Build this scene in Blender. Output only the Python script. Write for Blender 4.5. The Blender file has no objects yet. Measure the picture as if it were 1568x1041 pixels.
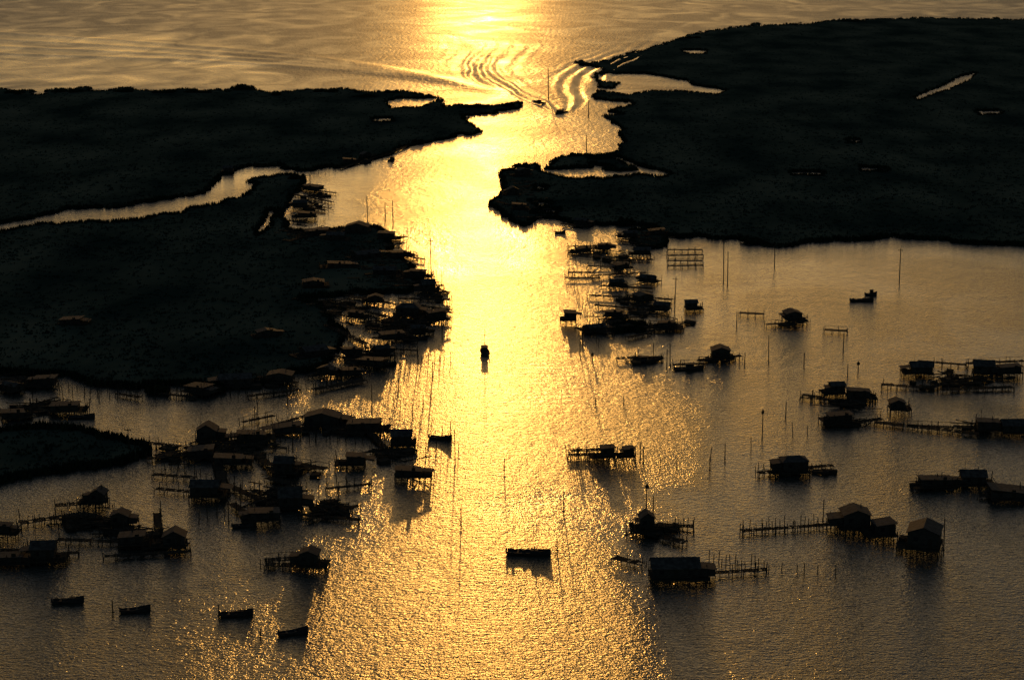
import bpy, math, random
import numpy as np
from mathutils import Vector
random.seed(7); np.random.seed(7)
scene=bpy.context.scene
scene.view_settings.view_transform='Standard'; scene.view_settings.look='None'; scene.view_settings.exposure=0
# ---------------------------------------------------------------- camera
H=130.0; F=3050.0; YH=-180.0
PITCH=math.atan((520.5-YH)/F)
cam=bpy.data.objects.new('camera',bpy.data.cameras.new('camera'))
scene.collection.objects.link(cam)
cam.location=(0,0,H); cam.rotation_euler=(math.pi/2-PITCH,0,0)
cam.data.sensor_width=36; cam.data.lens=F*36/1568; cam.data.clip_end=200000; cam.data.clip_start=1
scene.camera=cam
cp,sp=math.cos(PITCH),math.sin(PITCH)
# map-sheet coordinates -> metres on the water plane
def G(u,v):
    dx=u-784.0; dy=v-520.5
    ry=cp*F-sp*dy; rz=-sp*F-cp*dy
    t=H/(-rz)
    return dx*t, ry*t
def MPP(v):
    return (130.0/math.sin(math.atan((v-YH)/F)))/math.hypot(F,(v-520.5))
# ---------------------------------------------------------------- sky + sun
SUN_EL=math.radians(4.5); SUN_AZ=math.radians(-0.9)
w=bpy.data.worlds.new("World"); scene.world=w; w.use_nodes=True
nt=w.node_tree; bg=nt.nodes['Background']
sky=nt.nodes.new('ShaderNodeTexSky'); sky.sky_type='NISHITA'; sky.sun_disc=False
sky.sun_elevation=SUN_EL; sky.sun_rotation=SUN_AZ; sky.dust_density=2.0; sky.air_density=1.05; sky.ozone_density=1.6
nt.links.new(sky.outputs[0],bg.inputs[0]); bg.inputs[1].default_value=0.058
sl=bpy.data.lights.new('sun','SUN'); sl.energy=0.38; sl.angle=math.radians(0.6); sl.color=(1,0.46,0.09)
so=bpy.data.objects.new('sun',sl); scene.collection.objects.link(so)
sd=Vector((math.sin(SUN_AZ)*math.cos(SUN_EL),math.cos(SUN_AZ)*math.cos(SUN_EL),math.sin(SUN_EL)))
so.rotation_euler=(-sd).to_track_quat('-Z','Y').to_euler(); so.location=(0,300,200)
# ---------------------------------------------------------------- materials
def mat(name,c1,c2,scale=1.0,rough=0.95,spec=0.03,bump=0.0,detail=6,stretch=(1,1,1)):
    m=bpy.data.materials.new(name); m.use_nodes=True; n=m.node_tree.nodes; l=m.node_tree.links
    b=n['Principled BSDF']; b.inputs['Roughness'].default_value=rough
    b.inputs['Specular IOR Level'].default_value=spec
    tc=n.new('ShaderNodeTexCoord'); mp=n.new('ShaderNodeMapping'); mp.inputs['Scale'].default_value=stretch
    l.new(tc.outputs['Object'],mp.inputs[0])
    t=n.new('ShaderNodeTexNoise'); t.inputs['Scale'].default_value=scale; t.inputs['Detail'].default_value=detail
    l.new(mp.outputs[0],t.inputs['Vector'])
    r=n.new('ShaderNodeValToRGB'); r.color_ramp.elements[0].position=0.35; r.color_ramp.elements[1].position=0.68
    r.color_ramp.elements[0].color=(*c1,1); r.color_ramp.elements[1].color=(*c2,1)
    l.new(t.outputs['Fac'],r.inputs[0]); l.new(r.outputs[0],b.inputs['Base Color'])
    if bump>0:
        bp=n.new('ShaderNodeBump'); bp.inputs['Distance'].default_value=bump; l.new(t.outputs['Fac'],bp.inputs['Height']); l.new(bp.outputs[0],b.inputs['Normal'])
    return m
M_WOOD=mat('weathered_wood',(0.02,0.018,0.014),(0.06,0.052,0.04),3,stretch=(1,1,6))
M_WALL=mat('painted_boards',(0.025,0.025,0.022),(0.07,0.066,0.058),2,stretch=(1,1,5))
M_ROOF=mat('tin_roof',(0.025,0.025,0.025),(0.08,0.075,0.068),1.2,rough=0.8,spec=0.12)
M_GLASS=mat('window_glass',(0.01,0.01,0.012),(0.02,0.02,0.02),1,rough=0.2,spec=0.3)
M_HULL=mat('boat_hull_paint',(0.02,0.02,0.022),(0.05,0.05,0.05),2,rough=0.7,spec=0.1)
M_GRASS=mat('marsh_grass_blades',(0.010,0.018,0.012),(0.026,0.038,0.022),0.3,spec=0)
M_LEAF=mat('shrub_leaves',(0.010,0.018,0.01),(0.026,0.038,0.02),0.8,spec=0)
M_LAND=mat('marsh_ground',(0.016,0.032,0.027),(0.078,0.096,0.070),0.03,bump=0.05,detail=12,rough=1.0,spec=0.0,stretch=(1,.5,1))
# water
mw=bpy.data.materials.new('bay_water'); mw.use_nodes=True; n=mw.node_tree.nodes; l=mw.node_tree.links
b=n['Principled BSDF']; b.inputs['Base Color'].default_value=(0.03,0.034,0.028,1); b.inputs['IOR'].default_value=1.333
at=n.new('ShaderNodeAttribute'); at.attribute_name='ripple'
geo=n.new('ShaderNodeNewGeometry')
def noise(scale,stretch,detail,rot=0,dist=0):
    mp=n.new('ShaderNodeMapping'); mp.inputs['Scale'].default_value=stretch; mp.inputs['Rotation'].default_value=(0,0,rot)
    l.new(geo.outputs['Position'],mp.inputs[0])
    t=n.new('ShaderNodeTexNoise'); t.inputs['Scale'].default_value=scale; t.inputs['Detail'].default_value=detail; t.inputs['Distortion'].default_value=dist
    l.new(mp.outputs[0],t.inputs['Vector']); return t.outputs['Fac']
def math_(op,a,b_=None,c=None):
    m=n.new('ShaderNodeMath'); m.operation=op
    for i,x in enumerate((a,b_,c)):
        if x is None: continue
        if isinstance(x,(int,float)): m.inputs[i].default_value=x
        else: l.new(x,m.inputs[i])
    return m.outputs[0]
streak=noise(0.022,(1,0.6,1),7,0.2,1.2)
rp=math_('ADD',at.outputs['Fac'],math_('MULTIPLY',math_('SUBTRACT',streak,0.5),1.3))
rpc=n.new('ShaderNodeClamp'); l.new(rp,rpc.inputs[0]); rpc.inputs[1].default_value=0.04; R=rpc.outputs[0]
sep=n.new('ShaderNodeSeparateXYZ'); l.new(geo.outputs['Position'],sep.inputs[0])
mr=n.new('ShaderNodeMapRange'); l.new(sep.outputs['Y'],mr.inputs[0]); mr.inputs[1].default_value=450; mr.inputs[2].default_value=1300; mr.inputs[3].default_value=0; mr.inputs[4].default_value=1
far=mr.outputs[0]
rough=math_('MULTIPLY_ADD',R,0.11,0.11); rough=math_('ADD',rough,math_('MULTIPLY',math_('MULTIPLY',far,R),0.20)); l.new(rough,b.inputs['Roughness'])
chop=noise(1.15,(0.6,1.1,1),2,0.12,0.2); fine=noise(2.8,(.8,1.1,1),1,-.15); swell=noise(0.16,(.7,1.4,1),2,-0.2)
mid=noise(0.34,(1,0.42,1),3,0.1,0.3)
vm=n.new('ShaderNodeMapping'); vm.inputs['Scale'].default_value=(.8,1.15,1); l.new(geo.outputs['Position'],vm.inputs[0])
vo=n.new('ShaderNodeTexVoronoi'); vo.feature='F1'; vo.inputs['Scale'].default_value=0.95; l.new(vm.outputs[0],vo.inputs['Vector'])
h=math_('ADD',math_('MULTIPLY',chop,0.64),math_('MULTIPLY',fine,0.54)); h=math_('ADD',h,math_('MULTIPLY',swell,0.3)); h=math_('SUBTRACT',h,math_('MULTIPLY',vo.outputs['Distance'],0.26))
h=math_('MULTIPLY',h,math_('MULTIPLY_ADD',math_('MULTIPLY',R,R),0.85,0.14))
h=math_('MULTIPLY',h,math_('MULTIPLY_ADD',far,-0.82,1.0))
h=math_('ADD',h,math_('MULTIPLY',math_('MULTIPLY',mid,math_('MULTIPLY_ADD',R,0.9,0.1)),math_('MULTIPLY_ADD',far,0.25,0.55)))
bp=n.new('ShaderNodeBump'); bp.inputs['Distance'].default_value=0.75; l.new(h,bp.inputs['Height']); l.new(bp.outputs[0],b.inputs['Normal'])
# ---------------------------------------------------------------- noise helpers
def hsh(ix,iy,s):
    a=np.sin(ix*127.1+iy*311.7+s*74.7)*43758.5453
    return a-np.floor(a)
def vnoise(x,y,s=0):
    ix=np.floor(x); iy=np.floor(y); fx=x-ix; fy=y-iy
    fx=fx*fx*(3-2*fx); fy=fy*fy*(3-2*fy)
    a=hsh(ix,iy,s); b_=hsh(ix+1,iy,s); c=hsh(ix,iy+1,s); d=hsh(ix+1,iy+1,s)
    return (a*(1-fx)+b_*fx)*(1-fy)+(c*(1-fx)+d*fx)*fy
def fbm(x,y,s=0,o=4):
    r=0;amp=0.5;t=0
    for i in range(o):
        r=r+amp*vnoise(x*2**i,y*2**i,s+i*3.1); t+=amp; amp*=0.55
    return r/t
def inpoly(U,V,P):
    res=np.zeros(U.shape,bool); k=len(P)
    for i in range(k):
        x1,y1=P[i]; x2,y2=P[(i+1)%k]
        if y1==y2: continue
        c=((y1>V)!=(y2>V))
        res^= c & (U<(x2-x1)*(V-y1)/(y2-y1)+x1)
    return res
def blur(A,nu,nv,passes=2):
    for _ in range(passes):
        if nu>0:
            B=np.pad(A,((0,0),(nu,nu)),mode='edge'); c=np.cumsum(np.pad(B,((0,0),(1,0))),axis=1)
            A=(c[:,2*nu+1:]-c[:,:-2*nu-1])/(2*nu+1)
        if nv>0:
            B=np.pad(A,((nv,nv),(0,0)),mode='edge'); c=np.cumsum(np.pad(B,((1,0),(0,0))),axis=0)
            A=(c[2*nv+1:,:]-c[:-2*nv-1,:])/(2*nv+1)
    return A
us=np.concatenate([np.linspace(-1600,-60,60),np.arange(-50,1620,2.0),np.linspace(1630,3200,60)])
vs=np.concatenate([[-174,-168,-160,-150,-138,-125,-110,-95,-80,-65,-50,-38,-28,-20,-13],np.arange(-8,400,1.0),np.arange(400,1070,2.0),np.arange(1075,1300,15),np.arange(1320,2600,80)])
U,V=np.meshgrid(us,vs); X,Y=G(U,V)
# ---------------------------------------------------------------- land map
LAND=[
 # upper left marsh
 [(-1600,130),(-50,134),(0,135),(22,142),(45,139),(62,146),(80,138),(125,137),(160,140),(185,136),(230,141),(270,138),(305,141),(350,140),(372,131),(395,138),(420,144),(470,139),(520,138),(560,142),(620,141),(650,146),(677,152),(680,163),(750,163),(795,160),(796,169),(750,174),(703,178),(716,188),(734,201),(720,208),(690,211),(655,217),(625,223),(600,236),(575,241),(540,256),(520,258),(500,256),(470,262),(440,260),(420,256),(400,258),(380,257),(355,262),(335,268),(325,285),(300,298),(270,303),(240,310),(200,316),(150,321),(110,323),(70,331),(0,339),(-60,341),(-1600,350)],
 # left main marsh
 [(-1600,366),(-50,352),(0,352),(60,347),(100,345),(170,339),(240,330),(300,319),(350,309),(385,296),(392,286),(380,278),(395,274),(425,271),(455,272),(468,280),(450,300),(432,330),(440,350),(470,356),(520,352),(560,346),(590,358),(596,388),(620,410),(640,438),(620,450),(590,452),(520,455),(462,459),(495,475),(500,497),(530,510),(515,535),(500,560),(450,572),(420,590),(330,596),(260,590),(205,595),(150,588),(100,574),(50,576),(0,572),(-60,570),(-1600,560)],
 # small island
 [(-1600,640),(-50,663),(0,660),(60,656),(120,659),(180,671),(222,684),(216,702),(180,712),(120,718),(60,730),(0,738),(-50,742),(-1600,760)],
 # right marsh
 [(890,100),(930,92),(980,79),(1020,67),(1060,53),(1120,43),(1200,38),(1290,32),(1400,28),(1568,31),(3200,30),(3200,400),(1700,384),(1568,379),(1500,373),(1440,366),(1380,363),(1300,368),(1230,371),(1200,376),(1150,372),(1080,364),(1025,362),(1000,347),(960,345),(900,343),(860,339),(830,333),(800,346),(775,332),(757,310),(770,290),(773,270),(800,255),(850,246),(900,238),(942,235),(954,210),(945,190),(920,178),(935,168),(972,160),(950,156),(903,150),(918,140),(940,139),(955,133),(915,135),(905,118),(925,108)],
 # camps ground on the right of the channel
 [(965,352),(1018,350),(1016,378),(990,385),(968,375)],[(935,500),(960,496),(990,502),(980,509),(940,510)],
 [(762,262),(785,258),(790,268),(768,272)],[(880,95),(915,98),(925,104),(885,101)],[(1150,37),(1163,36),(1165,40),(1150,41)],
]
WATER=[
 [(588,157),(610,152),(675,150),(668,156),(640,165),(600,166)],[(572,182),(600,182),(602,188),(570,188)],
 [(915,114),(985,113),(1055,124),(1060,131),(1112,139),(1100,146),(1050,141),(1000,140),(960,146),(925,141),(950,128),(915,124)],
 [(822,250),(850,248),(838,260),(905,258),(950,263),(975,261),(940,243),(905,246),(900,243),(945,240),(985,256),(1032,267),(1015,273),(975,270),(930,275),(870,275),(845,268),(825,262)],
 [(1400,149),(1440,133),(1470,118),(1497,112),(1480,125),(1450,139),(1405,154)],[(1494,170),(1534,170),(1533,176),(1498,177)],
 [(1206,263),(1260,264),(1259,270),(1210,270)],[(1316,256),(1360,258),(1359,264),(1318,263)],[(1297,214),(1319,215),(1318,220),(1299,220)],
 [(1043,77),(1084,79),(1080,84),(1050,83)],[(820,285),(838,287),(835,293),(815,293)],[(810,308),(850,312),(830,320)],[(825,322),(860,322),(850,330),(815,328)],
 [(412,322),(426,322),(415,345),(392,364),(386,352),(402,340)],
 [(905,172),(948,173),(955,176),(915,178)],[(903,252),(940,256),(920,260),(905,258)],
 [(880,356),(950,352),(985,343),(955,362),(900,365)],
]
du=(fbm(X/14,Y/30,1)-0.5)*28*np.clip((V+60)/300,0.25,1)+(vnoise(X/4,Y/8,9)-0.5)*6
dv=(fbm(X/14,Y/30,5)-0.5)*14*np.clip((V+60)/300,0.2,1)+(vnoise(X/3,Y/8,19)-0.5)*3
mask=np.zeros(U.shape)
for P in LAND: mask[inpoly(U+du,V+dv,P)]=1
for P in WATER: mask[inpoly(U+du*0.4,V+dv*0.2,P)]=0
mb=blur(mask,1,0,1); mb=0.5*mb+0.5*mask
Zl=-1.3+mb*(1.6+0.25*fbm(X/6,Y/6,3))+mask*0.7*np.clip(fbm(X/40,Y/90,12)-0.45,0,1)
def grid_mesh(name,Z,material,attr=None):
    nv,nu=Z.shape
    co=np.stack([X,Y,Z],-1).reshape(-1,3).astype(np.float32)
    idx=np.arange(nv*nu).reshape(nv,nu)
    f=np.stack([idx[1:,:-1],idx[1:,1:],idx[:-1,1:],idx[:-1,:-1]],-1).reshape(-1,4)
    me=bpy.data.meshes.new(name); me.vertices.add(len(co)); me.vertices.foreach_set('co',co.ravel())
    me.loops.add(f.size); me.loops.foreach_set('vertex_index',f.ravel().astype(np.int32))
    me.polygons.add(len(f)); me.polygons.foreach_set('loop_start',(np.arange(len(f))*4).astype(np.int32))
    me.polygons.foreach_set('loop_total',np.full(len(f),4,np.int32))
    me.polygons.foreach_set('use_smooth',np.ones(len(f),bool))
    me.update(calc_edges=True)
    if attr is not None:
        a=me.attributes.new('ripple','FLOAT','POINT'); a.data.foreach_set('value',attr.ravel().astype(np.float32))
    me.materials.append(material)
    o=bpy.data.objects.new(name,me); scene.collection.objects.link(o); return o
grid_mesh('marsh_ground',Zl,M_LAND)
# ---------------------------------------------------------------- water: wind ripple map and boat wakes
rip=np.full(U.shape,0.88)
CALM=[([(735,792),(715,765),(780,744),(860,738),(1000,746),(1700,762),(3200,762),(3200,1200),(1500,1300),(1000,1300),(975,940),(930,850),(800,812)],0.34),
 ([(-1600,590),(450,590),(600,640),(640,700),(640,760),(545,855),(490,880),(470,1000),(430,1300),(-1600,1300)],0.5),
 ([(500,262),(610,240),(590,280),(560,345),(430,355)],0.3),
 ([(985,370),(3200,370),(3200,755),(1090,750),(1080,650),(985,560)],0.42),
 ([(765,335),(812,345),(812,400),(770,400)],0.3),
 ([(600,345),(690,365),(725,400),(720,440),(670,440),(620,390)],0.4),
 ([(-1600,345),(400,250),(420,275),(0,356),(-1600,370)],0.45),
 ([(-1600,-20),(300,60),(480,140),(-1600,140)],0.6)]
for P,val in CALM: rip[inpoly(U+du*2.6,V+dv*4.0,P)]=val
rip=blur(rip,9,5,2)
Zw=np.zeros(U.shape)
def wake(u,v,u2,v2,half,lam_l,lam_b,amp,length):
    global Zw
    bx,by=G(u,v); ex,ey=G(u2,v2); L=math.hypot(ex-bx,ey-by); dx,dy=(ex-bx)/L,(ey-by)/L
    B=(X-bx)*dx+(Y-by)*dy; S=(X-bx)*dy-(Y-by)*dx; S=S+np.clip(B,0,None)*0.05*np.sin(B/110)+(fbm(X/30,Y/120,52)-0.5)*8; A=np.abs(S)
    curve=6+half*np.clip(B,0,None)/length
    q=A/curve
    env=np.clip(B/10,0,1)*np.exp(-(np.clip(B,0,None)/length)**3)*np.clip((1.15-q)/0.3,0,1)*np.clip((q-0.1)*1.6,0,1)*np.clip(2.0*fbm(X/14,Y/80,91)-0.1,0,1.2)
    ph=2*math.pi*(1.1*A/lam_l-B/lam_b)+ (fbm(X/20,Y/110,33)-0.5)*7
    Zw+=np.where(B>0,amp*env*np.sin(ph),0)
    core=np.exp(-(A/(2.5+np.clip(B,0,None)*0.015))**2)*np.clip(B/4,0,1)*np.exp(-np.clip(B,0,None)/150)
    Zw+=np.where(B>0,0.35*core*np.sin(B/5+fbm(X/5,Y/12,3)*6),0)
wake(858,172,838,80,85,12.0,100,0.75,430)
def rings(u,v,r0,r1,lam,amp,a0,a1):
    global Zw
    cx,cy=G(u,v); r=np.hypot(X-cx,(Y-cy)); e=np.clip((r-r0)/20,0,1)*np.clip((r1-r)/30,0,1)
    ang=np.degrees(np.arctan2(Y-cy,X-cx)); e=e*np.clip((ang-a0)/12,0,1)*np.clip((a1-ang)/12,0,1)*np.clip(fbm(X/30,Y/30,61)*3-1,0,1)
    Zw+=amp*e*np.sin(2*math.pi*r/lam+(fbm(X/25,Y/25,40)-0.5)*9)
rings(790,500,30,110,4.5,0.07,-95,-15)
rings(560,480,40,110,5.5,0.03,-90,-20)
for k in range(4):
    x0,y0=G(800,150); x1,y1=G(60,55+k*10); L=math.hypot(x1-x0,y1-y0); nx,ny=-(y1-y0)/L,(x1-x0)/L
    d=(X-x0)*nx+(Y-y0)*ny+60*np.sin(((X-x0)**2+(Y-y0)**2)**0.5/L*3.1)
    Zw+=0.7*np.exp(-(d/9)**2)*(X<x0)*np.clip((x0-X)/60,0,1)
grid_mesh('water',Zw,mw,rip)
# ---------------------------------------------------------------- mesh builder
class MB:
    def __init__(s): s.v=[]; s.f=[]; s.m=[]
    def box(s,c,sz,rz=0,mi=0,tilt=0):
        k=len(s.v); cr,sr=math.cos(rz),math.sin(rz); ct,st=math.cos(tilt),math.sin(tilt)
        for z in(-.5,.5):
            for y in(-.5,.5):
                for x in(-.5,.5):
                    px,py,pz=x*sz[0],y*sz[1],z*sz[2]
                    px,pz=px*ct-pz*st,px*st+pz*ct
                    s.v.append((c[0]+px*cr-py*sr,c[1]+px*sr+py*cr,c[2]+pz))
        for q in((0,2,3,1),(4,5,7,6),(0,1,5,4),(2,6,7,3),(0,4,6,2),(1,3,7,5)):
            s.f.append(tuple(k+i for i in q)); s.m.append(mi)
    def pole(s,p,h,r,lean=(0,0),mi=0,n=6,z0=-1.0,taper=0.75):
        k=len(s.v)
        for z,rr in((z0,r),(h,r*taper)):
            for i in range(n):
                a=2*math.pi*i/n
                s.v.append((p[0]+lean[0]*(z-z0)+rr*math.cos(a),p[1]+lean[1]*(z-z0)+rr*math.sin(a),z))
        for i in range(n):
            j=(i+1)%n; s.f.append((k+i,k+j,k+n+j,k+n+i)); s.m.append(mi)
        s.f.append(tuple(k+n+i for i in range(n))); s.m.append(mi)
    def poly(s,vs_,fs,mi=0):
        k=len(s.v); s.v+=list(vs_)
        for q in fs: s.f.append(tuple(k+i for i in q)); s.m.append(mi)
    def obj(s,name,mats,parent=None,loc=(0,0,0),rz=0):
        me=bpy.data.meshes.new(name); me.from_pydata(s.v,[],s.f)
        for m in mats: me.materials.append(m)
        if len(mats)>1: me.polygons.foreach_set('material_index',s.m)
        o=bpy.data.objects.new(name,me); scene.collection.objects.link(o)
        if parent: o.parent=parent
        else: o.location=loc; o.rotation_euler=(0,0,rz)
        return o
def empty(name,loc,rz):
    e=bpy.data.objects.new(name,None); e.location=loc; e.rotation_euler=(0,0,rz); e.empty_display_size=1
    scene.collection.objects.link(e); return e
R_=random
def roofmesh(r,W2,D2,zt,rh,t,ridge_x,cx=0,cy=0,dz=0):
    if ridge_x: P=[(-W2,-D2,zt-dz),(W2,-D2,zt-dz),(W2,0,zt+rh),(-W2,0,zt+rh),(-W2,D2,zt-dz),(W2,D2,zt-dz)]
    else: P=[(-W2,-D2,zt-dz),(-W2,D2,zt-dz),(0,D2,zt+rh),(0,-D2,zt+rh),(W2,-D2,zt-dz),(W2,D2,zt-dz)]
    P=[(p[0]+cx,p[1]+cy,p[2]) for p in P]
    Q=[(p[0],p[1],p[2]+t) for p in P]
    r.poly(P+Q,[(0,1,2,3),(3,2,5,4),(6,9,8,7),(9,10,11,8),(0,6,7,1),(4,5,11,10),(0,3,9,6),(3,4,10,9),(1,7,8,2),(2,8,11,5)])
def house(u,v,wpx,rot=None,dep=0.75,hf=1.0,deck=1.0,roof='gable',name='stilt_house',z0=None,axis=None):
    mpp=MPP(v); W=wpx*mpp; D=W*dep; x,y=G(u,v); rot=R_.uniform(-.6,.6) if rot is None else rot+R_.uniform(-.12,.12)
    D=max(2.5,min(D,7)); W=max(2.4,W*.86); e=empty(name,(x,y,0),rot)
    zf=R_.uniform(0.6,1.2) if z0 is None else z0; wh=R_.uniform(1.9,2.5)*hf; rh=R_.uniform(0.9,1.6)*hf*min(1,W/6+.2)
    a=MB(); a.box((0,0,zf+wh/2),(W*.92,D*.92,wh)); 
    ridge_x = (W>=D*1.15) if axis is None else axis=='x'
    if R_.random()<.25: ridge_x=not ridge_x
    w2,d2=W*.46,D*.46
    if roof=='gable':
        if ridge_x:
            for sx in(-1,1): a.poly([(sx*w2,-d2,zf+wh),(sx*w2,d2,zf+wh),(sx*w2,0,zf+wh+rh*.96)],[(0,1,2)])
        else:
            for sy in(-1,1): a.poly([(-w2,sy*d2,zf+wh),(w2,sy*d2,zf+wh),(0,sy*d2,zf+wh+rh*.96)],[(0,1,2)])
    r=MB(); zt=zf+wh; o=.3; W2,D2=W*.46+o,D*.46+o; dz=rh*o/max(.1,(D*.46 if ridge_x else W*.46)); t=.12
    if roof=='gable': roofmesh(r,W2,D2,zt,rh,t,ridge_x,dz=dz)
    elif roof=='hip':
        k=.45
        r.poly([(-W2,-D2,zt),(W2,-D2,zt),(W2,D2,zt),(-W2,D2,zt),(-W2*k,0,zt+rh),(W2*k,0,zt+rh)],[(0,1,5,4),(1,2,5),(2,3,4,5),(3,0,4),(3,2,1,0)])
    else:
        r.box((0,0,zt+.2),(W2*2,D2*2,.14),0,0,R_.choice((-1,1))*R_.uniform(.03,.1))
    if R_.random()<.65:
        s=R_.choice((-1,1)); lw=R_.uniform(.25,.5)*W; lh=wh*R_.uniform(.6,.8)
        if R_.random()<.5: a.box((s*(W*.46+lw/2),R_.uniform(-.1,.1)*D,zf+lh/2),(lw*.96,D*.62,lh))
        else:
            for py in(-.3,.3): a.pole((s*(W*.46+lw*.9),py*D),zf+lh,.09,z0=zf,n=5)
        r.box((s*(W*.46+lw/2+.1),0,zf+lh+.12),(lw+.3,D*.75,.1),0,0,-s*.12)
    if R_.random()<.4: r.pole((W*.2,D*.1),zt+rh+.6,.12,z0=zt)
    if R_.random()<.3: r.pole((-W*.3,0),zt+rh+2.4,.05,z0=zt,n=4)
    a.obj('walls',[M_WALL],e); r.obj('roof',[M_ROOF],e)
    g=MB(); nwin=max(2,int(W/2.6))
    for i in range(nwin):
        wx=(-.5+(i+.5)/nwin)*W*.85
        for sy in(-1,1):
            if i==nwin//2 and sy<0: continue
            g.box((wx,sy*(D*.46+.02),zf+wh*.58),(.8,.06,.8))
    for sx in(-1,1): g.box((sx*(W*.46+.02),0,zf+wh*.45),(.06,.7,.7))
    g.obj('windows',[M_GLASS],e)
    d=MB(); d.box(((-.5+(nwin//2+.5)/nwin)*W*.85,-D*.46-.03,zf+.92),(.85,.07,1.8)); d.obj('door',[M_WOOD],e)
    k=MB(); ex=deck*R_.uniform(.8,3.0); side=R_.choice((-1,1))
    DW=W+ex; cx=side*ex/2; DD=D+1.4
    k.box((cx,-.4,zf-.12),(DW,DD,.2))
    nx=max(4,int(DW/1.1)); 
    for i in range(nx):
        px=cx-DW/2+.15+i*(DW-.3)/(nx-1)
        for py in(-.4-DD/2+.15,-.4,-.4+DD/2-.15):
            top=zf-.2
            if py<-.6 or (i in(0,nx-1)): top=zf+R_.choice((.0,.0,.8,.9,1.9)) 
            if abs(px)<W*.48 and py>-DD/2: top=zf-.2
            k.pole((px+R_.uniform(-.12,.12),py),top,.13,(R_.uniform(-.05,.05),0),n=5)
    for i in range(int(DW/1.2)):
        k.box((cx+R_.uniform(-.45,.45)*DW,-.4-DD/2+.1,zf*R_.uniform(.25,.75)),(R_.uniform(1,2.4),.08,.12),0,0,R_.uniform(-.5,.5))
    for i in range(4): k.box((cx+side*R_.uniform(.1,.5)*DW*.9,R_.uniform(-.5,.1)*DD,zf+.25),(R_.uniform(.4,1.2),R_.uniform(.4,1.0),R_.uniform(.3,.9)),R_.uniform(0,3))
    if R_.random()<.6: k.box((cx,-.4-DD/2+.15,zf+.85),(DW*.95,.07,.09)); 
    k.box((side*(W/2+ex*.9),-.4,zf+.85),(.07,DD*.9,.09))
    k.obj('deck_and_piles',[M_WOOD],e)
    return e
def dock(u1,v1,u2,v2,width=1.4,z=.75,rail=0.3,name='wooden_dock',posth=1.0,gap=True):
    x1,y1=G(u1,v1); x2,y2=G(u2,v2); L=math.hypot(x2-x1,y2-y1); a=math.atan2(y2-y1,x2-x1)
    m=MB(); n=max(2,int(L/2.2))
    for sy in(-1,1): m.box((L/2,sy*width*.35,z-.14),(L,.12,.16))
    k=max(3,int(L/.55)) if L<90 else int(L/1.1)
    for i in range(k):
        if R_.random()<.1: continue
        m.box(((i+.5)*L/k,R_.uniform(-.15,.15),z-.02),(L/k*.85,width*R_.uniform(.85,1.25),.06))
    for i in range(n+1):
        for sy in(-1,1):
            m.pole((i*L/n+R_.uniform(-.3,.3),sy*width*.5),z+(R_.uniform(.1,1.6)*posth if R_.random()<.7 else -.1),.11,(R_.uniform(-.07,.07),R_.uniform(-.07,.07)),n=5)
    if R_.random()<rail: m.box((L/2,width*.5,z+.9),(L,.07,.08))
    return m.obj(name,[M_WOOD],None,(x1,y1,0),a)
def pole(u,v,hpx,r=.13,name='mooring_pole',cross=False,cap=False):
    x,y=G(u,v); h=hpx*MPP(v)/cp; m=MB()
    m.pole((0,0),h,max(r,MPP(v)*.8),(R_.uniform(-.02,.02),R_.uniform(-.02,.02)),n=8,taper=.75,z0=-1)
    m.box((0,0,min(.35,h*.2)),(.42,.42,.12))
    if cross: m.box((0,0,h*.93),(1.8,.14,.16)); [m.pole((s*.7,0),h*.93+.3,.07,z0=h*.93) for s in(-1,1)]
    if cap: m.box((0,0,h-.2),(.8,.3,.7),.4); m.pole((0,0),h+.6,.25,z0=h+.15,taper=.2)
    return m.obj(name,[M_WOOD],None,(x,y,0),R_.uniform(-.5,.5))
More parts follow.
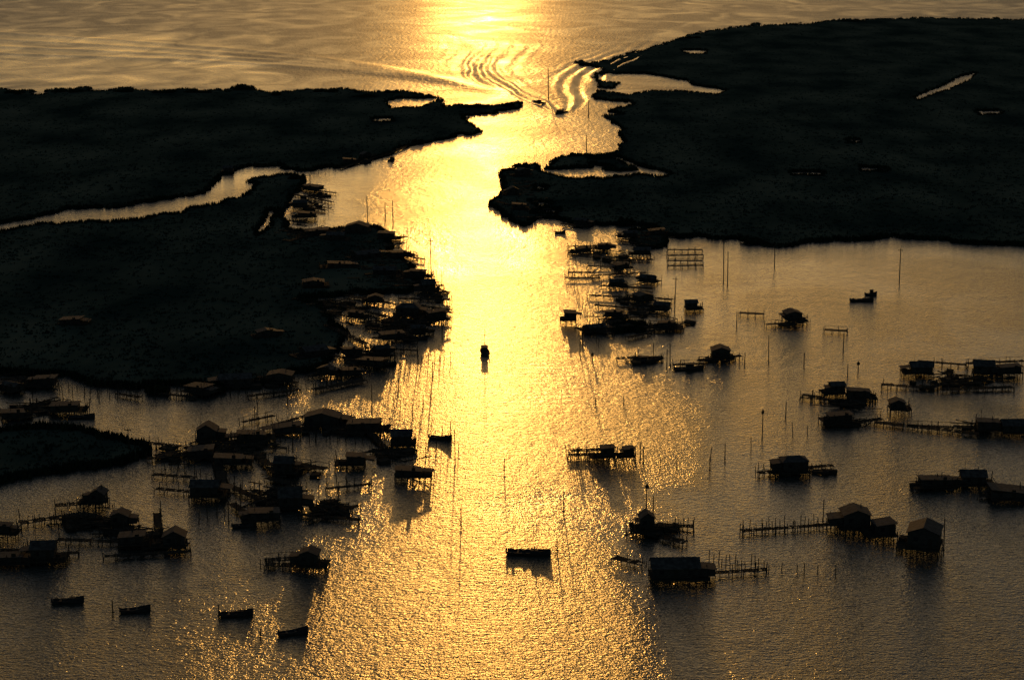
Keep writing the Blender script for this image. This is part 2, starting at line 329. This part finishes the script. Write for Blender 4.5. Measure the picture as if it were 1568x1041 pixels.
def boat(u,v,wpx,rot=0,cabin=True,mast=0,name='fishing_boat',Lm=None,gear=False):
    mpp=MPP(v); L=Lm or wpx*mpp; x,y=G(u,v); e=empty(name,(x,y,0),rot)
    Bm=max(1.5,L*.30); N=11; vs_=[]; fs=[]
    for i in range(N):
        t=i/(N-1); bw=Bm/2*(1-max(0,(t-.4)/.6)**2.0)*(.82+.18*min(1,t*4)); bw=max(bw,.03)
        sh=.5+.75*max(0,t-.35)**1.5*2.0+.12*(1-t)**2; xx=-L/2+t*L
        vs_+=[(xx,-bw,sh),(xx,-bw*.82,.1),(xx,-bw*.4,-.25),(xx,bw*.4,-.25),(xx,bw*.82,.1),(xx,bw,sh),(xx,bw*.86,sh),(xx,bw*.75,.28),(xx,-bw*.75,.28),(xx,-bw*.86,sh)]
    for i in range(N-1):
        for j in range(10):
            a=i*10+j; b2=i*10+(j+1)%10; fs.append((a,b2,b2+10,a+10))
    fs.append(tuple(range(9,-1,-1))); fs.append(tuple((N-1)*10+j for j in range(10)))
    m=MB(); m.poly(vs_,fs); m.box((-L/2-.15,0,.55),(.3,.4,.9)); m.box((L*.05,0,.5),(.35,Bm*.7,.08)); m.box((-L*.25,0,.5),(.35,Bm*.75,.08)); m.obj('hull',[M_HULL],e)
    if gear:
        q=MB(); q.box((L*.12,0,.7),(L*.18,Bm*.5,.55)); q.box((L*.12,0,1.15),(.08,Bm*.5,.45)); q.box((-L*.12,.1,.55),(.7,.6,.5),.4); q.box((-L*.38,0,.75),(.5,.6,.5)); q.obj('console_and_crates',[M_HULL],e)
    if cabin:
        c=MB(); cl=L*.27; ch=1.35
        c.box((L*.02,0,.35+ch/2),(cl,Bm*.6,ch)); c.box((L*.02,0,.35+ch+.05),(cl*1.25,Bm*.72,.09)); c.obj('cabin',[M_HULL],e)
        g=MB()
        for sy in(-1,1): g.box((L*.02,sy*(Bm*.3+.015),.35+ch*.68),(cl*.7,.04,ch*.3))
        g.box((L*.02+cl/2+.015,0,.35+ch*.68),(.04,Bm*.48,ch*.3)); g.obj('cabin_windows',[M_GLASS],e)
    if mast:
        q=MB(); q.pole((-L*.02,0),mast,.09,z0=.3); q.box((-L*.02,0,mast*.75),(.08,1.2,.08)); q.box((-L*.2,0,mast*.45),(L*.36,.08,.08),0,0,.3); q.obj('mast',[M_WOOD],e)
    return e
def debris(u,v,wpx,hpx,n=40,name='timber_pile'):
    mpp=MPP(v); x0,y0=G(u,v); m=MB()
    for i in range(int(n*1.3)):
        x,y=G(u+R_.gauss(0,.33)*wpx*.8,v+R_.gauss(0,.33)*hpx*.9); k=R_.random()
        if k<.5: m.box((x-x0,y-y0,R_.uniform(.3,1.0)),(R_.uniform(2,8),R_.uniform(.15,.6),.15),R_.gauss(0,.4),0,R_.gauss(0,.1))
        elif k<.8: m.pole((x-x0,y-y0),R_.uniform(.8,3.2),.13,(R_.uniform(-.12,.12),R_.uniform(-.12,.12)),n=5)
        else: m.box((x-x0,y-y0,.4),(R_.uniform(1,4),R_.uniform(1,3),R_.uniform(.1,1.0)),R_.gauss(0,.6),0,R_.gauss(0,.08))
    return m.obj(name,[M_WOOD],None,(x0,y0,0),0)
# ---------------------------------------------------------------- houses: (u, v base, width)
HS=[ # right, near
 (1309,806,50,.05,.8,1.1,'gable'),(1352,818,36,.1,.9,.9,'flat'),(1415,838,58,-.3,.9,1.25,'gable'),
 (1033,884,88,.0,.45,.85,'gable'),(990,812,26,.1,.9,.95,'gable'),
 (930,702,24,0,.8,.8,'flat'),(962,702,18,.1,1,.7,'flat'),(1215,722,48,.1,.7,.9,'hip'),
 (1103,548,34,.1,.8,.85,'gable'),(1058,474,22,.1,.9,.75,'gable'),(1213,492,30,.1,.9,.8,'gable'),
 (873,492,22,.1,1.1,.9,'flat'),(1281,602,26,.1,.9,.75,'gable'),(1314,610,42,.0,.5,.6,'flat'),
 (1373,630,28,0,.8,.7,'gable'),(1285,648,44,.1,.5,.55,'flat'),(1410,573,40,.1,.6,.7,'gable'),(1506,572,38,-.1,.7,.8,'gable'),(1545,574,40,0,.5,.6,'flat'),
 (1512,660,40,0,.6,.7,'flat'),(1553,662,50,0,.5,.7,'gable'),(1489,742,46,.05,.6,.8,'gable'),(1432,745,60,.1,.4,.5,'flat'),(1548,762,80,-.1,.5,.6,'flat'),
 # right bank cluster
 (985,462,32,None,.7,.7,'gable'),(1014,476,28,None,.7,.6,'gable'),(940,485,30,None,.6,.45,'flat'),(912,508,34,None,.6,.45,'gable'),(1020,504,30,None,.6,.5,'flat'),
 (950,414,28,None,.6,.55,'flat'),(983,392,32,None,.6,.6,'gable'),(925,384,24,None,.6,.5,'flat'),(892,386,24,None,.6,.4,'flat'),(944,440,26,None,.6,.6,'gable'),
 (1005,360,30,None,.6,.6,'flat'),(965,365,24,None,.6,.6,'gable'),(992,432,28,None,.6,.5,'gable'),
 (800,270,26,None,.6,.8,'gable'),(785,300,22,None,.6,.8,'gable'),(795,322,26,None,.6,.6,'flat'),(890,345,24,None,.6,.6,'gable'),
 # left bank cluster
 (548,357,44,.0,.6,.9,'gable'),(592,366,30,None,.7,.8,'flat'),(485,360,44,None,.6,.6,'flat'),(515,368,34,None,.6,.7,'gable'),(610,395,34,None,.6,.6,'flat'),(560,395,50,None,.5,.6,'gable'),(520,410,44,None,.5,.5,'flat'),
 (590,420,44,None,.5,.6,'gable'),(640,425,30,None,.6,.6,'flat'),(655,446,26,None,.6,.8,'gable'),(480,440,40,None,.6,.5,'gable'),
 (625,484,44,0,.6,.95,'hip'),(668,490,34,None,.6,.7,'flat'),(600,520,44,None,.5,.5,'flat'),(570,562,56,None,.4,.5,'flat'),(480,545,46,None,.6,.6,'gable'),(535,575,34,None,.6,.5,'flat'),
 (430,585,46,None,.6,.6,'gable'),(360,590,60,None,.5,.6,'gable'),(305,602,46,None,.6,.5,'flat'),(100,632,52,None,.5,.45,'flat'),(20,600,34,None,.6,.5,'gable'),(70,590,40,None,.6,.5,'flat'),(20,640,40,None,.6,.4,'flat'),
 (480,292,34,None,.6,.6,'flat'),(460,320,26,None,.6,.7,'gable'),(470,335,34,None,.6,.6,'flat'),(535,250,24,None,.6,.6,'flat'),(560,243,20,None,.6,.7,'gable'),(350,265,18,None,.6,.7,'gable'),
 # left near cluster
 (318,672,36,0,.8,.9,'gable'),(308,700,46,.1,.6,.6,'flat'),(350,712,50,.1,.5,.5,'flat'),(315,762,52,.05,.6,.8,'gable'),(436,726,34,0,.7,.9,'gable'),(445,776,42,.0,.7,1.0,'gable'),(405,798,54,.1,.5,.55,'flat'),
 (495,650,66,-.15,.5,.75,'gable'),(558,660,60,-.1,.5,.6,'flat'),(615,680,38,.05,.8,.9,'gable'),(545,712,34,0,.7,.7,'flat'),(625,732,46,0,.5,.5,'flat'),(440,662,50,.2,.5,.5,'flat'),(385,675,50,.2,.5,.5,'flat'),
 (152,772,26,0,.9,.8,'gable'),(185,804,32,0,.8,.95,'gable'),(203,835,46,.1,.6,.6,'flat'),(268,835,40,0,.7,.9,'gable'),(68,858,44,0,.7,.9,'gable'),(5,820,30,0,.6,.6,'flat'),(15,862,50,0,.5,.4,'flat'),
 (474,866,34,0,.8,.9,'gable'),
 (110,497,40,0,.6,.4,'flat'),(408,516,36,.3,.5,.5,'gable'),
 # extra camps on the left bank
 (575,465,28,None,.6,.6,'gable'),(545,488,26,None,.6,.5,'flat'),(640,512,26,None,.6,.6,'gable'),(585,545,26,None,.6,.6,'gable'),(535,545,26,None,.6,.5,'flat'),(500,575,30,None,.6,.5,'gable'),
]
for (u,v,wp,rot,dp,hf,rf) in HS:
    house(u,v,wp,rot,dp,hf,1.0,rf,name='stilt_house' if wp>32 else 'stilt_cabin')
DK=[(1135,817,1285,806),(940,858,985,868),(1080,882,1174,876),(1000,808,1062,810),(965,815,1050,835),(1160,728,1275,716),(870,700,930,700),(870,694,930,692),
 (1070,556,1135,548),(1030,562,1082,560),(945,552,1015,550),(1132,482,1170,484),(1172,500,1238,495),(1262,508,1297,510),(865,428,918,428),(870,420,910,420),
 (1022,385,1075,385),(1022,394,1077,393),(1022,402,1075,402),(1022,410,1077,409),(1226,612,1300,618),(1228,608,1260,612),(1264,655,1350,645),(1340,650,1500,668),(1390,655,1500,660),
 (1350,592,1430,598),(1440,600,1550,596),(1405,556,1480,562),(1480,560,1568,556),(1420,598,1450,590),(1396,752,1515,745),(1500,762,1600,775),
 (200,678,296,690),(225,706,300,700),(240,752,345,762),(235,730,300,735),(300,690,395,672),(330,700,345,760),(400,690,440,690),(440,712,500,722),(395,700,430,735),(460,792,550,800),(470,800,550,778),(500,752,568,745),(345,745,400,770),(355,775,390,800),(540,700,600,690),
 (400,660,470,640),(470,640,600,665),(560,660,600,700),(85,778,165,772),(30,805,130,790),(88,830,290,838),(0,848,70,850),(160,856,292,848),(240,790,245,825),(0,858,120,850),(100,800,180,810),(405,868,500,872),(405,862,470,858),
 (0,595,50,592),(0,585,40,580),(0,640,80,632),(40,630,130,632),(180,606,215,612),(395,580,455,590),(290,590,330,592),
 (450,460,530,470),(490,480,560,492),(500,465,640,500),(530,455,640,475),(560,505,650,515),(600,500,690,492),(640,470,690,478),(570,520,640,525),(460,535,540,555),(540,550,605,548),(500,500,560,530),(440,372,520,352),(430,355,470,360),
 (455,290,515,298),(450,300,510,312),(450,315,500,325),(440,340,470,345),(600,440,680,440),(600,405,640,402),(590,380,615,375),(520,260,600,236),(590,240,625,225),
 (870,380,930,378),(870,390,920,392),(880,505,940,515),(910,470,1000,478),(920,440,1000,445),(940,500,1045,508),(990,510,1045,505),(900,410,960,412),(900,455,960,458),(860,345,900,350),(755,310,790,318),(765,262,800,258),(785,335,830,335),
 (600,425,665,432),(610,460,690,462),(560,535,640,540),(600,370,622,365),(470,580,520,572),(380,610,460,600),(240,605,300,612),(480,600,560,585),(620,395,650,400),(410,735,445,745),(370,650,420,640),
 (930,402,1000,400),(905,425,990,420),(915,492,985,488),(960,455,1030,462),(950,372,1010,380),(960,520,1000,512)]
for d in DK: dock(*d,width=R_.uniform(1.1,2.4))
PL=[(863,785,34,0),(853,845,20,0),(1260,800,36,0),(1445,845,52,0),(990,790,46,2),(1167,672,42,2),(1110,705,26,0),(1087,722,22,0),(1203,640,25,0),(1231,560,20,0),(1177,555,42,0),
 (1108,432,66,1),(1114,436,50,0),(1186,408,32,0),(1377,432,52,1),(1033,478,54,1),(1291,540,30,0),(1298,575,18,0),(1314,566,10,2),(1000,790,30,0),(980,710,34,0),(985,712,28,0),(972,706,24,0),(892,530,30,0),(907,552,10,2),(912,620,12,0),
 (570,648,58,0),(697,705,48,0),(706,805,34,0),(772,722,20,0),(660,440,76,1),(652,700,24,0),(668,690,20,0),(677,520,24,0),(640,560,30,0),(662,580,26,0),(648,620,14,0),(610,600,22,0),(563,345,44,0),(602,345,38,0),(590,340,30,0),
 (901,180,26,0),(898,232,24,0),(840,152,46,0),(173,940,22,0),(335,945,20,0),(399,978,16,0),(350,800,34,0),(197,690,34,1),(395,660,44,0),(220,850,30,0),(247,792,26,0),(448,690,30,0),(660,610,16,0),(690,660,14,0),
 (440,620,20,0),(390,640,18,0),(455,602,18,0),(600,240,8,0),(585,243,8,0),(1240,735,20,0),(1128,500,22,0),(955,620,14,0),(1140,560,20,0),(1026,560,34,0),(1021,565,30,0),(888,545,28,0),(475,285,18,0),(1000,555,30,0),(150,606,14,0),(484,600,16,0)]
for (u,v,h,c) in PL: pole(u,v,h,cross=(c==1),cap=(c==2),name='utility_pole' if c==1 else ('channel_marker' if c==2 else 'mooring_pole'))
def stakes(u1,v1,u2,v2,n,h=(1.2,3)):
    x0,y0=G(u1,v1); m=MB()
    for i in range(n):
        t=(i+R_.uniform(-.3,.3))/n; x,y=G(u1+(u2-u1)*t,v1+(v2-v1)*t+R_.uniform(-3,3))
        m.pole((x-x0,y-y0),R_.uniform(*h),.11,(R_.uniform(-.09,.09),R_.uniform(-.06,.06)),n=5)
    m.obj('net_stakes',[M_WOOD],None,(x0,y0,0),0)
for s in [(1085,860,1175,872,14),(1135,815,1290,803,26),(1290,820,1450,850,16),(1130,870,1300,880,8),(870,705,945,702,26),(0,640,120,632,14),(60,600,460,600,34),(200,690,300,690,14),(560,575,700,545,16),(600,500,690,480,14),(590,440,690,470,12),
 (870,395,1050,520,20),(1230,615,1350,620,12),(1350,600,1568,600,18),(1160,725,1280,722,12),(960,815,1070,812,14),(230,710,560,800,30),(300,670,600,680,26),(30,800,290,840,22),(400,870,500,872,10),(500,250,630,225,14),(430,270,520,262,12),(590,350,620,400,10),(1040,565,1140,555,10),
 (600,560,690,470,20,(2,5)),(470,600,620,560,16,(2,5)),(610,380,680,440,14,(2,5)),(300,800,560,740,18,(2,4)),(100,610,460,610,26,(1.5,4)),(600,620,720,700,8,(2,4)),(870,420,920,540,12,(2,4)),(1000,720,1300,650,6,(2,4))]: stakes(*s)
for d in [(470,360,70,16,50),(570,400,80,40,90),(610,430,60,20,50),(520,470,70,22,40),(600,500,90,20,70),(560,545,70,20,45),(480,310,40,30,40),(940,400,60,26,36),(975,470,60,34,40),(930,500,60,20,24),(990,370,50,20,24),(800,290,40,30,40),(800,320,50,12,20),
 (350,690,90,24,60),(420,760,90,26,50),(510,780,50,16,40),(530,660,90,20,50),(600,700,50,20,30),(130,800,80,24,50),(230,830,70,20,40),(60,625,80,16,40),(40,590,60,14,35),(380,590,90,12,40),(1300,620,60,14,40),(1470,585,100,18,60),(1500,655,70,10,25),(1010,815,50,14,30),(1030,500,40,12,20),(985,552,40,6,20),(60,850,70,14,24),
 (640,480,70,20,40),(660,450,40,20,30),(270,700,60,20,30),(380,680,60,16,30),(190,815,60,16,30),(450,720,60,20,24),(1300,650,60,8,20),(1440,745,80,8,20),(1215,725,70,6,14),(1210,500,50,8,16),(1100,552,50,6,14)]:
    debris(*d)
# boats
boat(105,922,46,.12,False,gear=True); boat(208,936,44,.2,False,name='skiff'); boat(363,942,48,.15,False,gear=True); boat(450,970,44,.35,False,name='skiff')
boat(810,848,66,-.12,False,name='work_barge',gear=True); boat(675,672,36,-.3,False)
boat(742,540,14,math.pi/2+.1,True,7.0,Lm=9); boat(858,173,12,-math.pi/2-.4,True,4.5,Lm=16); boat(826,158,10,2.6,True,3.5,Lm=8)
boat(1320,461,36,.05,False,name='shrimp_boat',gear=True); boat(1334,452,18,.1,True,name='cabin_boat'); boat(1055,566,44,.1,True); boat(985,555,36,.1,True)
boat(600,246,10,1.2,True,3,Lm=7); boat(490,300,24,.2,True,4); boat(858,357,16,0,False); boat(560,250,10,.6,True,3,Lm=6)
boat(590,560,34,.1,False); boat(125,640,40,.1,False); boat(20,630,36,.1,True); boat(640,520,30,.1,False); boat(375,806,36,.3,False)
# ---------------------------------------------------------------- vegetation
edge=(mask>0)&((np.roll(mask,1,0)==0)|(np.roll(mask,-1,0)==0)|(np.roll(mask,1,1)==0)|(np.roll(mask,-1,1)==0))
ok=(U>-60)&(U<1640)&(V>0)&(V<760)
def tufts(sel,n,hmin,hmax,wd):
    idx=np.argwhere(sel); pick=idx[np.random.randint(0,len(idx),n)]
    px=X[pick[:,0],pick[:,1]]+np.random.uniform(-1,1,n); py=Y[pick[:,0],pick[:,1]]+np.random.uniform(-1.5,1.5,n); pz=Zl[pick[:,0],pick[:,1]]
    out=[]
    for k in range(4):
        a=np.random.uniform(0,6.28,n); hh=np.random.uniform(hmin,hmax,n)*(0.5+fbm(px/9,py/9,77)); ww=np.random.uniform(.5,1,n)*wd
        bx=px+np.random.uniform(-wd,wd,n); by=py+np.random.uniform(-wd,wd,n); lx=np.random.uniform(-.5,.5,n)
        out.append(np.stack([np.stack([bx-np.cos(a)*ww,by-np.sin(a)*ww,pz-.4],-1),np.stack([bx+np.cos(a)*ww,by+np.sin(a)*ww,pz-.4],-1),np.stack([bx+lx,by,np.maximum(pz,0)+hh],-1)],1))
    return np.concatenate(out).reshape(-1,3)
def tri_obj(name,co,material):
    nt_=len(co)//3; me=bpy.data.meshes.new(name); me.vertices.add(len(co)); me.vertices.foreach_set('co',co.astype(np.float32).ravel())
    me.loops.add(len(co)); me.loops.foreach_set('vertex_index',np.arange(len(co),dtype=np.int32))
    me.polygons.add(nt_); me.polygons.foreach_set('loop_start',(np.arange(nt_)*3).astype(np.int32)); me.polygons.foreach_set('loop_total',np.full(nt_,3,np.int32))
    me.update(calc_edges=True); me.materials.append(material)
    o=bpy.data.objects.new(name,me); scene.collection.objects.link(o)
tri_obj('marsh_grass',np.concatenate([tufts(edge&ok,16000,.3,1.5,.6),tufts((mask>0)&ok,18000,.2,.6,.8)]),M_GRASS)
def shrub(u,v,wpx,h,n=1500):
    x,y=G(u,v); W=wpx*MPP(v)/2; m=MB(); lobes=[(R_.uniform(-.7,.7)*W,R_.uniform(-3,3),R_.uniform(.5,1)*h,R_.uniform(.25,.5)*W) for _ in range(7)]
    for q in lobes[:4]:
        m.pole((q[0]*.5,q[1]*.5),q[2]*.7,.14,(q[0]*.03,0),z0=0,taper=.4)
    for i in range(n):
        q=R_.choice(lobes); a=R_.uniform(0,6.28); r=q[3]*R_.random()**.5; z=R_.uniform(.15,1)*q[2]*(1-(r/q[3])**2*.6); s=R_.uniform(.25,.6)
        c=Vector((q[0]+r*math.cos(a),q[1]+r*math.sin(a)*.8,z)); d1=Vector((R_.gauss(0,1),R_.gauss(0,1),R_.gauss(0,1))).normalized()*s; d2=Vector((R_.gauss(0,1),R_.gauss(0,1),R_.gauss(0,1))).normalized()*s
        m.poly([c-d1,c+d2,c+d1,c-d2],[(0,1,2,3)])
    m.obj('marsh_shrub',[M_LEAF],None,(x,y,.4),0)
for s in [(372,139,44,4.5),(20,144,30,2.5),(100,142,60,2.2),(190,142,40,2.2),(420,147,20,2),(500,142,40,2),(600,143,30,2),(300,143,50,2),(250,143,40,2.2),(720,166,60,2),(780,164,20,2.5),(560,150,40,2),
  (960,345,30,3),(1150,372,40,1.5),(1060,60,30,2),(1300,34,60,2),(900,100,20,1.5),(640,220,20,2),(455,275,30,2.5),(800,258,30,2.5),(240,600,40,2),(330,600,30,2),(880,240,20,2)]: shrub(*s,n=900)
